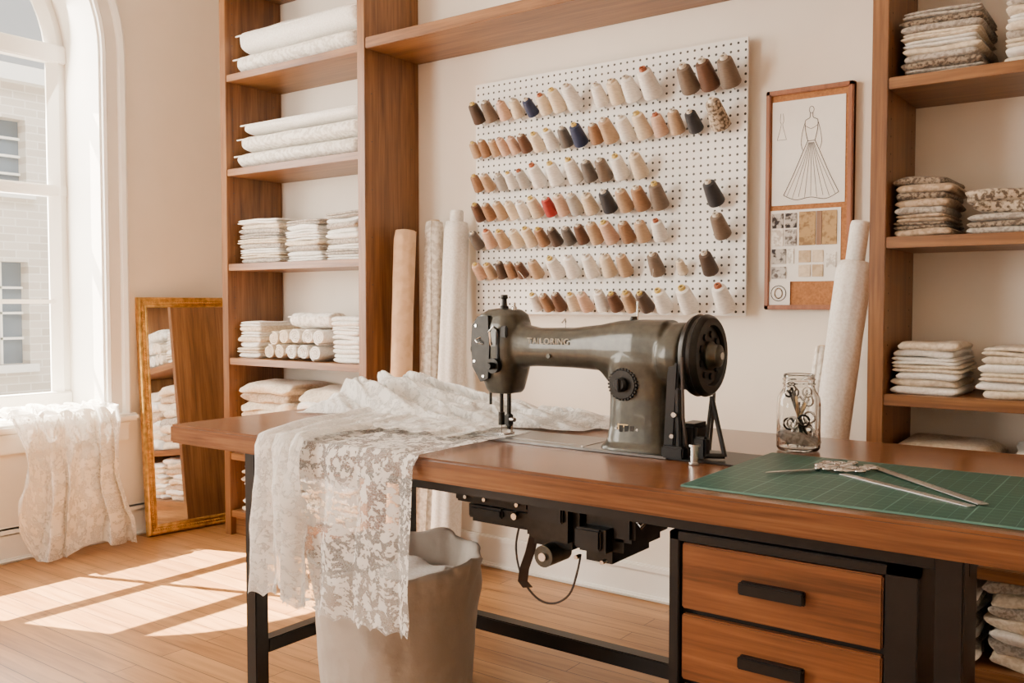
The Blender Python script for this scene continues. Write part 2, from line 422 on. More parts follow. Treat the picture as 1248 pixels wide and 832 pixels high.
b=B(); b.bb((-16,-6,-3.1),(-4.8,16,-3),plain('street_asphalt',(.45,.44,.42),.9)); b.build('street_ground')

# ------------------------------------------------------------------ shelving
ZS=[.12,.40,.86,1.31,1.76,2.205,2.65]
YS=2.755; T=.045
def unit(name,x0,x1,top=3.05):
    b=B()
    for x in (x0,x1-T):
        b.bb((x,YS,0),(x+T,YW-.002,top),M['woodZ'],.002)
    for z in ZS+[top]:
        b.bb((x0+T,YS+.004,z-.032),(x1-T,YW-.002,z),M['woodX'],.002)
    b.bb((x0+T,YS+.03,0),(x1-T,YS+.05,ZS[0]-.032),M['woodX'])
    for xx in (x0+T,x1-T,x1):
        for k in range(0,56):
            z=.2+k*.05
            if xx==x1 and k%4: continue
            if min(abs(z-q+.016) for q in ZS)<.03: continue
            for yy in (YS+.04,YW-.05):
                b.cyl((xx-.0006,yy,z),(xx+.0006,yy,z),.0028,None,M['ink'],6)
    b.build(name)
unit('shelving_unit',-3.765,-2.79)
unit('shelving_unit.001',-.75,.55)
b=B(); b.bb((-2.789,YS+.002,2.18),(-.751,YW-.002,2.225),M['woodX'],.003); b.build('wall_shelf')

sd=[0]
def stack(x0,x1,z,h,cols,d=.27,yf=2.785,n=None,t=.023,name='folded_fabric_stack'):
    b=B(); w=x1-x0; n=n or max(2,int(round(h/t))); tt=h/n
    i=0; k=0; bs=R.uniform(0,50)
    while i<n:
        m=FAB[cols[k%len(cols)]]
        q=2 if (t<.03 and R.random()<.4) else 1
        ox=R.uniform(-.006,.006); oy=R.uniform(-.009,.009); ww=w-.012-R.uniform(0,.024); dd=d-R.uniform(0,.012)
        sd[0]+=1
        if q==2:
            th=tt/2
            for s_ in (0,1):
                b.slab((x0+x1)/2+ox,yf+d/2+oy+s_*.002,z+tt*i+th*(s_+.5)+.001,ww-.004*s_,dd,th*1.3,m,sd[0]+s_*.3,wob=.0035,base=bs,lowf=.010*(i/n))
        else:
            b.slab((x0+x1)/2+ox,yf+d/2+oy,z+tt*(i+.5)+.001,ww,dd,tt*1.28,m,sd[0],wob=.006 if t<.03 else .013,base=bs,lowf=.010*(i/n))
        i+=1; k+=1
    return b.build(name)
def bolt(b,x0,x1,y,z,ry,rz,mat,seed):
    rs=[];n=40;seg=32
    for i in range(n+1):
        t=math.sin((-1+2*i/n)*pi/2)*.5+.5; x=x0+(x1-x0)*t
        e=max((1-abs(2*t-1)**26)**.5,.6)
        ring=[]
        for j in range(seg):
            a=2*pi*j/seg
            r=1+.06*fbm(x*5+seed,math.cos(a)*1.5,math.sin(a)*1.5+seed)+.02*fbm(x*22,a*2,seed)
            ca,sa=math.cos(a),math.sin(a)
            ring.append((x,y+ry*e*r*math.copysign(abs(ca)**.85,ca),z+rz*e*r*math.copysign(abs(sa)**.85,sa)))
        rs.append(ring)
    b.rings(rs,mat)
    pts=[(x0+(x1-x0)*k/14,y-ry*.90-.002,z+rz*.42+.003*fbm(k,seed)) for k in range(15)]
    b.tube(pts,.0035,mat,6)
def spiral(b,x,z,y0,y1,r,mat,seed,turns=3.2):
    n=64; out=[];inn=[]
    for i in range(n+1):
        f=i/n; a=f*turns*2*pi+seed; rr=r*(.12+.88*f); th=r*.88/turns*.78
        wv=1+.05*math.sin(a*1.0+seed*5)
        out.append((rr*wv*math.cos(a),rr*.94*wv*math.sin(a)))
        r2=max(rr-th,.001); inn.append((r2*wv*math.cos(a),r2*.94*wv*math.sin(a)))
    poly=out+inn[::-1]; rs=[]
    for y in (y0,y0+.008,(y0+y1)/2,y1):
        rs.append([(x+p[0],y,z+p[1]) for p in poly])
    m=len(poly); vs=[p for q in rs for p in q]; fs=[]
    for i in range(len(rs)-1):
        for j in range(m):
            k=(j+1)%m; fs.append([i*m+j,i*m+k,(i+1)*m+k,(i+1)*m+j])
    for j in range(n): fs.append([j,j+1,m-2-j,m-1-j])
    b.add(vs,fs,mat,True)
b=B(); bolt(b,-3.70,-2.86,2.90,2.205+.050,.125,.048,FAB['w2'],3); bolt(b,-3.69,-2.86,2.90,2.205+.158,.115,.058,FAB['w'],9); b.build('fabric_bolts')
b=B(); bolt(b,-3.70,-2.85,2.90,1.76+.042,.125,.041,FAB['w2'],23); bolt(b,-3.69,-2.85,2.905,1.882,.12,.040,FAB['w2'],29); bolt(b,-3.68,-2.86,2.91,1.955,.11,.030,FAB['w'],31); b.build('fabric_bolts.001')
stack(-3.69,-3.37,1.31,.205,'gcwgcg'); stack(-3.35,-3.10,1.31,.185,'wwgcw'); stack(-3.08,-2.85,1.31,.21,'wgwgw')
stack(-3.70,-3.52,.86,.17,'wcwc')
b=B()
for (x,z,m) in ((-3.455,.037,'c'),(-3.38,.037,'c'),(-3.42,.10,'c'),(-3.35,.105,'c')): spiral(b,x,.861+z,2.78,3.04,.036,FAB[m],x*9)
for (x,z,m) in ((-3.295,.038,'w2'),(-3.215,.038,'w2'),(-3.135,.038,'w'),(-3.27,.11,'w2'),(-3.185,.112,'w2'),(-3.11,.11,'w')): spiral(b,x,.861+z,2.78,3.04,.039,FAB[m],x*7)
bolt(b,-3.34,-3.06,2.86,.861+.185,.06,.034,FAB['w2'],5); bolt(b,-3.40,-3.20,2.95,.861+.17,.05,.03,FAB['w'],6)
b.build('rolled_towels')
stack(-3.05,-2.85,.86,.20,'ww',t=.02)
stack(-3.69,-3.32,.40,.34,'cbcgc',d=.29,t=.045)
stack(-3.28,-2.86,.40,.33,'wcwb',d=.29,t=.06)
stack(-3.69,-3.32,.12,.23,'cwb',d=.29,t=.03); stack(-3.28,-2.86,.12,.2,'wc',d=.29,t=.03)
stack(-.69,-.465,1.76,.18,'gdgcwc',t=.021); stack(-.425,-.20,1.76,.20,'cwcg')
stack(-.70,-.535,1.31,.17,'bdbgbd',t=.020); stack(-.515,-.27,1.31,.055,'gd',t=.018)
stack(-.51,-.27,1.366,.065,'pp',t=.033)
stack(-.24,.0,1.31,.16,'cg')
stack(-.70,-.505,.86,.145,'wcwcw',t=.021); stack(-.475,-.25,.86,.135,'cwcwc',t=.022); stack(-.22,.02,.86,.15,'wc')
stack(-.69,-.42,.40,.31,'cbc',t=.05,d=.29); stack(-.40,-.1,.40,.31,'cw',t=.05,d=.29); stack(-.08,.2,.40,.25,'w',t=.045,d=.29)
stack(-.69,-.45,.12,.2,'wg',t=.03,d=.29); stack(-.43,-.14,.12,.235,'cgwcg',t=.035,d=.29)

# ------------------------------------------------------------------ standing rolls
def sroll(name,p0,p1,r,mat,core=True,seed=1,coreL=.03,flare=0):
    b=B(); p0=Vector(p0);p1=Vector(p1);d=p1-p0;q=d.to_track_quat('Z','Y'); rs=[];n=40;seg=40
    for i in range(n+1):
        t=i/n; c=p0+d*t; e=1-.12*(max(0,t-.97)/.03)**2
        rs.append([c+q@Vector((math.cos(2*pi*j/seg),math.sin(2*pi*j/seg),0))*(r*e*(1+flare*(1-t)*.6+.06*fbm(t*3+seed,math.cos(2*pi*j/seg)*2,math.sin(2*pi*j/seg)*2)+(.03+.05*(1-t))*math.sin(2*pi*j/seg*7+seed+2*t)*(flare>0)+.02*fbm(t*18,j*.9,seed))) for j in range(seg)])
    b.rings(rs,mat)
    pts=[]
    for i in range(n+1):
        t=i/n; a=seed+.25*math.sin(t*4); c=p0+d*t
        pts.append(c+q@Vector((math.cos(a),math.sin(a),0))*(r*(1+flare*(1-t)*.6)))
    b.tube(pts,.004,mat,6)
    if core:
        u=d.normalized()
        b.lathe([(0,r*.55),(.9,r*.55),(1,r*.5),(1,r*.38),(.6,r*.38)],FAB['w'] if coreL>.04 else M['core'],p1-u*.01,p1+u*coreL,20)
    return b.build(name)
sroll('fabric_roll',(-2.66,2.79,.01),(-2.700,2.90,1.43),.046,FAB['t'],seed=4,coreL=.004)
sroll('fabric_roll.001',(-2.59,2.90,.01),(-2.63,3.01,1.47),.040,FAB['w2'],seed=8,coreL=.01,flare=.5)
sroll('fabric_roll.002',(-2.45,2.86,.01),(-2.49,2.99,1.46),.052,FAB['w'],seed=12,coreL=.05,flare=.35)
sroll('fabric_roll.003',(-.95,2.80,.01),(-.855,2.985,1.25),.054,FAB['w'],seed=17,coreL=.13)
sroll('fabric_roll.004',(-1.04,2.90,.01),(-.965,3.03,.98),.024,FAB['w2'],seed=27,coreL=.004,flare=.6)

# ------------------------------------------------------------------ pegboard + spools
BX0,BX1,BZ0,BZ1=-2.43,-1.238,1.078,2.032; BY=3.045
b=B(); b.bb((BX0,BY,BZ0),(BX1,BY+.008,BZ1),M['peg'],.001)
for x in (BX0+.03,BX1-.05):
    b.bb((x,BY+.008,BZ0+.02),(x+.025,YW-.002,BZ1-.02),M['trim'])
b.build('pegboard',origin=(BX0,BY,BZ0))
SC={'w':(.86,.82,.76),'k':(.74,.61,.44),'b':(.47,.31,.185),'t':(.30,.155,.075),'n':(.11,.045,.02),'g':(.12,.10,.085),'d':(.020,.022,.028),'v':(.010,.022,.075),'r':(.34,.018,.012),'s':(.17,.12,.083),'p':(.62,.40,.285),'h':(.42,.39,.35),'o':(.06,.032,.018)}
SM={}
def threadmat(k,c):
    m,nt,bb_=newmat('thread_'+k); w=N(nt,'ShaderNodeTexNoise'); w.inputs['Scale'].default_value=1; w.inputs['Detail'].default_value=3
    L(nt,coords(nt,(60,60,420)),w.inputs['Vector']); r=ramp(nt,[(.3,[x*.75 for x in c]),(.65,c)]); L(nt,w.outputs['Fac'],r.inputs['Fac']); L(nt,r.outputs['Color'],bb_.inputs['Base Color'])
    bb_.inputs['Roughness'].default_value=.6; bb_.inputs['Sheen Weight'].default_value=.1; bump(nt,bb_,w.outputs['Fac'],.4,.002); return m
for k,c in SC.items(): SM[k]=threadmat(k,c)
M['tipY']=plain('cone_tip_yellow',(.58,.42,.12),.5,bs=0); M['tipW']=plain('cone_tip_ivory',(.66,.60,.50),.5,bs=0); M['tipR']=plain('cone_tip_rust',(.36,.11,.05),.5,bs=0); M['hole']=plain('cone_hollow',(.03,.025,.02),.8,bs=0)
rows=[
 (1.895,[(-2.385,'o',1),(-2.32,'s',1),(-2.252,'p',.95),(-2.186,'k',.95),(-2.116,'v',.9),(-2.05,'k',1),(-1.985,'k',1.05),(-1.912,'w',1.15),(-1.80,'w',1),(-1.728,'k',1.1),(-1.662,'w',1.15),(-1.58,'w',1.3),(-1.433,'s',1.25),(-1.358,'n',1.25),(-1.284,'s',1.3)]),
 (1.755,[(-2.40,'b',.8),(-2.35,'t',.85),(-2.30,'b',.8),(-2.25,'p',.85),(-2.20,'p',.85),(-2.145,'n',.9),(-2.085,'k',.95),(-2.02,'w',1),(-1.955,'g',.95),(-1.89,'v',1.05),(-1.82,'t',.95),(-1.755,'b',1.1),(-1.685,'w',1.1),(-1.615,'k',1.1),(-1.55,'p',1),(-1.485,'b',1),(-1.415,'d',1),(-1.32,'x',1.25)]),
 (1.615,[(-2.39,'t',.85),(-2.33,'b',.9),(-2.265,'h',.85),(-2.215,'w',.85),(-2.155,'h',.9),(-2.08,'w',1.1),(-2.0,'w',1.1),(-1.91,'w',1.1),(-1.845,'g',1),(-1.78,'s',1.05),(-1.71,'w',1.1),(-1.63,'k',1.1)]),
 (1.495,[(-2.38,'n',.9),(-2.325,'t',.9),(-2.265,'b',.9),(-2.205,'k',.9),(-2.155,'w',.9),(-2.09,'k',1),(-2.025,'r',.95),(-1.965,'p',1),(-1.905,'h',1),(-1.84,'k',1.05),(-1.76,'d',1.05),(-1.69,'b',1.05),(-1.622,'t',1.1),(-1.55,'s',1.15),(-1.335,'d',1.1)]),
 (1.38,[(-2.39,'g',.9),(-2.325,'p',.95),(-2.255,'b',.95),(-2.185,'k',.95),(-2.12,'k',.95),(-2.06,'t',.9),(-2.0,'o',.9),(-1.94,'g',.9),(-1.88,'n',.9),(-1.815,'b',1),(-1.75,'p',1.05),(-1.68,'t',1),(-1.618,'b',1),(-1.55,'w',1),(-1.31,'s',1.1)]),
 (1.255,[(-2.375,'p',.9),(-2.32,'b',.85),(-2.265,'o',.85),(-2.215,'t',.85),(-2.165,'n',.85),(-2.09,'b',.95),(-1.99,'w',1.1),(-1.92,'w',1.1),(-1.835,'w',1.05),(-1.76,'k',1.05),(-1.69,'b',1),(-1.56,'s',1.05),(-1.465,'k',.7),(-1.355,'o',1.05)]),
 (1.125,[(-2.09,'w',.9),(-2.035,'t',.9),(-1.98,'n',.9),(-1.92,'k',.9),(-1.86,'p',.95),(-1.79,'w',1),(-1.73,'n',.95),(-1.665,'b',1.0),(-1.60,'o',1.0),(-1.53,'w',1.15),(-1.43,'w',1.25),(-1.295,'w',1.25)]),
]
SM['x']=FAB['p']
b=B(); rr=random.Random(5)
for z,lst in rows:
    for x,c,sc in lst:
        ang=math.radians(47+rr.uniform(-5,5)); yaw=rr.uniform(-.10,.06)
        d=Vector((math.sin(yaw)*math.cos(ang),-math.cos(yaw)*math.cos(ang),math.sin(ang)))
        Ls=.080*sc*rr.uniform(.95,1.06); r=.0275*sc
        base=Vector((x,BY-.025*sc,z-.024))
        b.cyl(base-d*.0+Vector((0,.022*sc,-.012)),base+d*.004,.003,None,M['steel'],6)
        b.cyl(base,base+d*(Ls+.010),.003,None,M['steel'],6)
        body=SM[c]; n_=18
        b.lathe([(0,r*.80),(.015,r*.96),(.05,r*1.0),(.10,r*1.0)],body,base,base+d*Ls,n_)
        b.lathe([(.08,r*1.0),(.5,r*.89),(.90,r*.75),(.965,r*.70),(1.0,r*.55)],body,base,base+d*Ls,n_)
        tip=rr.choice([M['tipY'],M['tipW'],M['tipY'],body,M['tipR']] if c in 'wkph' else [M['tipW'],M['tipW'],M['tipY']])
        q=base+d*Ls
        b.lathe([(0,r*.40),(.8,r*.37),(1,r*.34),(1,r*.20),(.3,r*.18)],tip,q-d*.002,q+d*.009*sc,14)
        b.cyl(q+d*.002,q+d*.0045,r*.2,None,M['hole'],10)
for (x0,z0,x1,z1) in ((-1.80,1.255,-1.70,1.15),(-1.56,1.25,-1.62,1.13),(-2.16,1.25,-2.05,1.2)):
    pts=[]
    for i in range(15):
        t=i/14; pts.append((x0+(x1-x0)*t+.01*math.sin(t*9),BY-.07-.01*math.sin(t*4),z0+(z1-z0)*t-.03*math.sin(t*pi)))
    b.tube(pts,.0008,SM['w'],5)
b.build('thread_spools',autos=40)

# ------------------------------------------------------------------ pinboard
px0,px1,pz0,pz1=-1.178,-.888,1.10,1.838; PY=3.068
b=B(); b.bb((px0,PY,pz0),(px1,YW-.002,pz1),M['cork'])
for lo,hi in (((px0,PY-.012,pz0),(px0+.016,YW-.002,pz1)),((px1-.016,PY-.012,pz0),(px1,YW-.002,pz1)),((px0,PY-.012,pz0),(px1,YW-.002,pz0+.016)),((px0,PY-.012,pz1-.016),(px1,YW-.002,pz1))): b.bb(lo,hi,M['pinframe'],.003)
fy=PY-.002
b.bb((-1.158,fy,1.452),(-.914,PY,1.80),M['paper'])
def line(pts,r=.0011): b.tube([(p[0],fy-.0006,p[1]) for p in pts],r,M['ink'],4)
cx=-1.025; zt=1.74
def smooth(pts,n=8):
    out=[]; P=[pts[0]]+pts+[pts[-1]]
    for i in range(1,len(P)-2):
        for k in range(n):
            t=k/n; p0,p1,p2,p3=P[i-1],P[i],P[i+1],P[i+2]
            out.append(tuple(.5*((2*p1[a])+(-p0[a]+p2[a])*t+(2*p0[a]-5*p1[a]+4*p2[a]-p3[a])*t*t+(-p0[a]+3*p1[a]-3*p2[a]+p3[a])*t**3) for a in (0,1)))
    out.append(pts[-1]); return out
for s in (-1,1):
    line(smooth([(cx+s*.004,zt+.012),(cx+s*.006,zt-.004),(cx+s*.02,zt-.012),(cx+s*.021,zt-.03),(cx+s*.019,zt-.05),(cx+s*.012,zt-.08)]))
    line(smooth([(cx+s*.012,zt-.08),(cx+s*.03,zt-.12),(cx+s*.06,zt-.19),(cx+s*.092,zt-.255)]))
    line(smooth([(cx+s*.021,zt-.016),(cx+s*.03,zt-.05),(cx+s*.034,zt-.085),(cx+s*.028,zt-.11)]),.0008)
for k in range(-4,5): line(smooth([(cx+k*.0022,zt-.085),(cx+k*.007,zt-.14),(cx+k*.0205,zt-.262-.004*(k%2))]),.0006)
line(smooth([(cx-.092,zt-.255),(cx-.05,zt-.272),(cx,zt-.266),(cx+.05,zt-.274),(cx+.092,zt-.255)]))
line([(cx-.012,zt-.08),(cx+.012,zt-.08)]); line(smooth([(cx-.02,zt-.03),(cx,zt-.04),(cx+.02,zt-.03)]),.0008)
line([(cx+.008*math.cos(a*pi/6),zt+.022+.011*math.sin(a*pi/6)) for a in range(13)],.0009)
for s in (-1,1): line(smooth([(-1.125+s*.004,1.76),(-1.125+s*.006,1.735),(-1.125+s*.003,1.72),(-1.125+s*.016,1.672)]),.0006)
line([(-1.141,1.672),(-1.109,1.672)],.0006)
b.bb((-1.165,fy,1.195),(-.925,PY,1.435),M['paper'])
def swm(n,c,c2,sc): return fabric('swatch_'+n,c,c2,sc,.8,.1)
swc={'a':swm('charcoal_floral',(.50,.46,.42),(.025,.02,.02),60),'b':swm('grey_floral',(.55,.52,.48),(.12,.10,.09),70),'c':swm('cream',(.72,.60,.44),(.62,.50,.36),60),'e':wood('swatch_walnut',2,[(.10,.04,.015),(.20,.09,.035),(.30,.15,.06)]),'f':swm('gold_damask',(.44,.28,.12),(.25,.145,.06),60),'g':swm('taupe',(.40,.35,.29),(.25,.21,.17),80),'w':swm('white_lace',(.85,.82,.76),(.55,.50,.44),70),'s':swm('sand',(.55,.42,.27),(.45,.33,.20),50)}
for x,z,w,h,c in ((-1.155,1.375,.04,.05,'a'),(-1.11,1.375,.04,.05,'a'),(-1.155,1.315,.04,.055,'w'),(-1.11,1.315,.04,.055,'b'),(-1.062,1.315,.055,.112,'f'),(-1.004,1.315,.018,.112,'e'),(-.985,1.315,.048,.112,'f'),(-1.155,1.255,.05,.05,'a'),(-1.10,1.255,.022,.05,'w'),(-1.155,1.205,.05,.04,'b'),(-1.062,1.258,.04,.04,'s'),(-1.016,1.258,.036,.04,'c'),(-1.062,1.21,.04,.04,'c'),(-1.016,1.21,.036,.04,'s'),(-.97,1.24,.032,.05,'w')):
    b.bb((x,fy-.003,z),(x+w,fy,z+h),swc[c],.0008)
b.bb((-1.168,fy-.004,1.115),(-1.09,fy-.001,1.195),M['paper'])
b.tube([(-1.129+.026*math.cos(a*pi/8),fy-.0045,1.155+.026*math.sin(a*pi/8)) for a in range(17)],.0015,M['ink'],4)
b.tube([(-1.129+.013*math.cos(a*pi/8),fy-.0045,1.155+.017*math.sin(a*pi/8)) for a in range(17)],.0025,FAB['d'],4)
b.build('pinboard')

# ------------------------------------------------------------------ mirror
th=math.radians(8)
mo=Vector((-3.965,2.735,.004)); up=Vector((-.088,0,1.15)).normalized(); wv=Vector((math.sin(th),math.cos(th),0)); nv=wv.cross(up)
if nv.x<0: nv=-nv
nv.normalize(); up=nv.cross(wv).normalized()
if up.z<0: up=-up
mxm=Matrix(((wv.x,up.x,nv.x,mo.x),(wv.y,up.y,nv.y,mo.y),(wv.z,up.z,nv.z,mo.z),(0,0,0,1)))
b=B(); W2=.25; HH=1.15
def fr(o,z): return [( -W2+o,o,z),(W2-o,o,z),(W2-o,HH-o,z),(-W2+o,HH-o,z)]
prof=[(0,-.018),(0,.006),(.004,.013),(.012,.015),(.018,.010),(.034,.008),(.038,.013),(.045,.012),(.05,.002)]
b.rings([fr(o,z) for o,z in prof],M['gold'],False,cap=False,mx=mxm)
b.add(fr(0,-.018),[(0,1,2,3)],M['woodZ'],False,mxm)
b.add(fr(.049,.003),[(0,1,2,3)],M['mirror'],False,mxm)
def bead(p0,p1,n,r):
    for i in range(n+1):
        t=i/n; x=p0[0]+(p1[0]-p0[0])*t; y=p0[1]+(p1[1]-p0[1])*t
        bmx=bmesh.new(); bmesh.ops.create_icosphere(bmx,subdivisions=1,radius=r); b.bm(bmx,M['gold'],True,mxm@Matrix.Translation((x,y,.011)))
q=.026
bead((-W2+q,q),(W2-q,q),36,.0055); bead((-W2+q,HH-q),(W2-q,HH-q),36,.0055); bead((-W2+q,q),(-W2+q,HH-q),88,.0055); bead((W2-q,q),(W2-q,HH-q),88,.0055)
b.build('standing_mirror')

# ------------------------------------------------------------------ desk
DX0,DX1,DY0,DY1,DZ=-2.45,0.0,1.60,2.49,.76
b=B()
b.bb((DX0,DY0,DZ-.055),(DX1,DY1,DZ),M['desk'],.006)
S=.045; zt=DZ-.055
for x,y in ((-2.17,1.655),(-2.17,2.29),(-.335,1.655),(-.24,2.29)): b.bb((x,y,0),(x+S,y+S,zt),M['blacksteel'],.003)
b.bb((-2.17,1.70,zt-.05),(-2.17+S,2.29,zt),M['blacksteel'],.003)
b.bb((-.31,1.70,zt-.05),(-.29,2.30,zt),M['blacksteel'],.003)
b.bb((-2.17+S,1.70,.11),(-2.17,2.29,.15),M['blacksteel'],.003)
for y,xe in ((1.665,-.335),(2.295,-.24)): b.bb((-2.125,y,zt-.035),(xe,y+.035,zt),M['blacksteel'],.002)
b.bb((-2.125,2.23,.10),(-.24,2.275,.145),M['blacksteel'],.003)
b.build('sewing_table')
b=B(); cx0,cx1,cy0,cy1=-.828,-.36,1.665,2.20
b.bb((cx0,cy0+.012,.03),(cx1,cy1,.668),M['blacksteel'],.003)
for lo,hi in (((cx0,cy0-.01,.02),(cx0+.022,cy0+.02,.668)),((cx1-.055,cy0-.01,.02),(cx1,cy0+.02,.668)),((cx0,cy0-.01,.65),(cx1,cy0+.02,.668)),((cx0,cy0-.01,.02),(cx1,cy0+.02,.045))): b.bb(lo,hi,M['blacksteel'],.002)
z=.648
for k in range(4):
    z0=z-.137
    b.bb((cx0+.026,cy0-.006,z0+.004),(cx1-.059,cy0+.012,z-.002),M['drawer'],.003)
    hx=(cx0+cx1)/2-.022; hz=(z+z0)/2
    b.bb((hx-.062,cy0-.008,hz-.014),(hx+.062,cy0-.004,hz+.014),M['blacksteel'],.002)
    b.bb((hx-.062,cy0-.024,hz+.004),(hx+.062,cy0-.006,hz+.014),M['blacksteel'],.004)
    b.bb((hx-.062,cy0-.024,hz-.010),(hx+.062,cy0-.019,hz+.014),M['blacksteel'],.003)
    z=z0-.006
for x in (cx0+.03,cx1-.03):
    for y in (cy0+.04,cy1-.04): b.cyl((x,y,0),(x,y,.032),.015,None,M['blacksteel'],14)
b.build('drawer_cabinet')

# ------------------------------------------------------------------ sewing machine
SMO=empty('sewing_machine',(-1.2,2.0,DZ))
MY=2.0
def se(cx,cy,cz,a,bb,plane,e=.55,n=28):
    out=[]
    for j in range(n):
        t=2*pi*j/n; c,s=math.cos(t),math.sin(t)
        u=math.copysign(abs(c)**e,c)*a; v=math.copysign(abs(s)**e,s)*bb
        out.append((cx+u,cy+v,cz) if plane=='z' else (cx,cy+u,cz+v))
    return out
z0=DZ+.001
b=B()
b.rings([se(-1.492,MY,z0+.118,.036,.040,'z'),se(-1.493,MY,z0+.128,.044,.046,'z'),se(-1.496,MY,z0+.165,.056,.054,'z'),se(-1.50,MY,z0+.20,.068,.060,'z'),se(-1.502,MY,z0+.25,.072,.062,'z'),se(-1.500,MY,z0+.30,.069,.060,'z'),se(-1.498,MY,z0+.33,.060,.052,'z'),se(-1.495,MY,z0+.343,.044,.040,'z',.8),se(-1.495,MY,z0+.347,.02,.02,'z',1)],M['olive'])
b.rings([se(-1.50,MY,z0+.262,.046,.062,'x',.8),se(-1.45,MY,z0+.255,.050,.068,'x',.8),se(-1.42,MY,z0+.247,.048,.056,'x',.8),se(-1.38,MY,z0+.245,.047,.051,'x',.8),se(-1.27,MY,z0+.246,.049,.052,'x',.8),se(-1.19,MY,z0+.249,.053,.058,'x',.75),se(-1.13,MY,z0+.248,.060,.070,'x',.7),se(-1.07,MY,z0+.247,.066,.074,'x',.65),se(-1.0,MY,z0+.245,.066,.076,'x',.65),se(-.985,MY,z0+.245,.05,.06,'x',.8)],M['olive'])
b.rings([se(-1.07,MY,z0+.0,.100,.080,'z'),se(-1.07,MY,z0+.012,.098,.078,'z'),se(-1.07,MY,z0+.024,.086,.068,'z'),se(-1.07,MY,z0+.06,.080,.062,'z'),se(-1.07,MY,z0+.13,.078,.060,'z'),se(-1.071,MY,z0+.18,.082,.062,'z'),se(-1.068,MY,z0+.22,.086,.066,'z'),se(-1.06,MY,z0+.29,.07,.055,'z')],M['olive'])
b.rings([se(-1.15,MY,z0+.165,.008,.03,'z'),se(-1.16,MY,z0+.19,.018,.040,'z'),se(-1.185,MY,z0+.215,.04,.042,'z')],M['olive'])
b.lathe([(0,.060),(.1,.074),(.5,.080),(.9,.080),(1,.072)],M['olive'],(-1.01,MY,z0+.235),(-.945,MY,z0+.235),36)
o=b.build('casting',autos=None)
md=o.modifiers.new('r','REMESH'); md.mode='VOXEL'; md.voxel_size=.0032; md.use_smooth_shade=True
ms=o.modifiers.new('s','SMOOTH'); ms.iterations=10; ms.factor=.5
bpy.context.view_layer.update()
dg=bpy.context.evaluated_depsgraph_get(); me=D.meshes.new_from_object(o.evaluated_get(dg)); o.modifiers.clear(); o.data=me
for p in me.polygons: p.use_smooth=True
if not me.materials: me.materials.append(M['olive'])
def par(o,e):
    o.parent=e; o.matrix_parent_inverse=e.matrix_world.inverted()
par(o,SMO)
b=B(); wx=-.915; wz=z0+.238
b.lathe([(0,.03),(0,.055),(.25,.058),(.3,.03),(1,.03)],M['darkmetal'],(-.95,MY,wz),(-.895,MY,wz),28)
b.lathe([(0,.070),(0,.090),(.12,.094),(.3,.097),(.42,.091),(.58,.091),(.7,.097),(.88,.094),(1,.088),(1,.072),(.8,.068),(.8,.03)],M['darkmetal'],(-.938,MY,wz),(-.893,MY,wz),48)
b.lathe([(0,.07),(1,.07)],M['darkmetal'],(-.930,MY,wz),(-.912,MY,wz),36)
for k in range(9):
    a=2*pi*k/9; b.cyl((-.915,MY+.050*math.cos(a),wz+.050*math.sin(a)),(-.897,MY+.050*math.cos(a),wz+.050*math.sin(a)),.010,.008,M['blacksteel'],14)
b.lathe([(0,.034),(.3,.034),(.5,.028),(.9,.026),(1,.020)],M['olive'],(-.905,MY,wz),(-.872,MY,wz),28)
b.cyl((-.872,MY,wz),(-.868,MY,wz),.009,None,M['steel'],12)
par(b.build('hand_wheel',autos=35),SMO)
b=B(); fy=MY-.061; dzz=z0+.165; dx=-1.095
b.lathe([(0,.040),(.5,.040),(.7,.037),(1,.034)],M['darkmetal'],(dx,fy+.012,dzz),(dx,fy-.008,dzz),36)
for k in range(28):
    a=2*pi*k/28; b.cyl((dx+.037*math.cos(a),fy+.008,dzz+.037*math.sin(a)),(dx+.037*math.cos(a),fy-.006,dzz+.037*math.sin(a)),.0032,None,M['darkmetal'],6)
b.lathe([(0,.018),(.6,.018),(1,.013)],M['blacksteel'],(dx,fy-.008,dzz),(dx,fy-.024,dzz),20)
b.box((dx,fy-.026,dzz),(.008,.01,.028),M['blacksteel'],.002)
b.box((-1.085,fy+.001,z0+.058),(.05,.003,.024),M['brass'],.001)
for k in range(3): b.box((-1.10+k*.015,fy-.001,z0+.058),(.011,.002,.017),M['darkmetal'],.0005)
for sx in (-1,1): b.cyl((-1.085+sx*.029,fy+.002,z0+.058),(-1.085+sx*.029,fy-.002,z0+.058),.003,None,M['steel'],8)
b.cyl((-1.0,fy+.014,z0+.215),(-1.0,fy-.002,z0+.215),.006,None,M['steel'],12)
b.cyl((-1.32,MY-.044,z0+.225),(-1.32,MY-.052,z0+.225),.006,None,M['olive'],14)
b.cyl((-1.09,MY,z0+.30),(-1.09,MY,z0+.365),.0025,None,M['steel'],8)
b.lathe([(0,.012),(.4,.012),(1,.008)],M['darkmetal'],(-1.10,MY,z0+.31),(-1.10,MY,z0+.328),16)
b.tube([(-1.30,MY,z0+.29),(-1.30,MY,z0+.315),(-1.295,MY-.01,z0+.32),(-1.30,MY-.018,z0+.31)],.002,M['steel'],6)
b.lathe([(0,.012),(.35,.012),(.4,.008),(.75,.007),(.8,.011),(1,.009)],M['darkmetal'],(-1.487,MY-.015,z0+.335),(-1.487,MY-.015,z0+.383),16)
b.lathe([(0,.008),(.6,.008),(.7,.005),(1,.005)],M['steel'],(-1.458,MY-.01,z0+.33),(-1.458,MY-.01,z0+.362),14)
par(b.build('dials_and_badge',autos=35),SMO)
b=B()
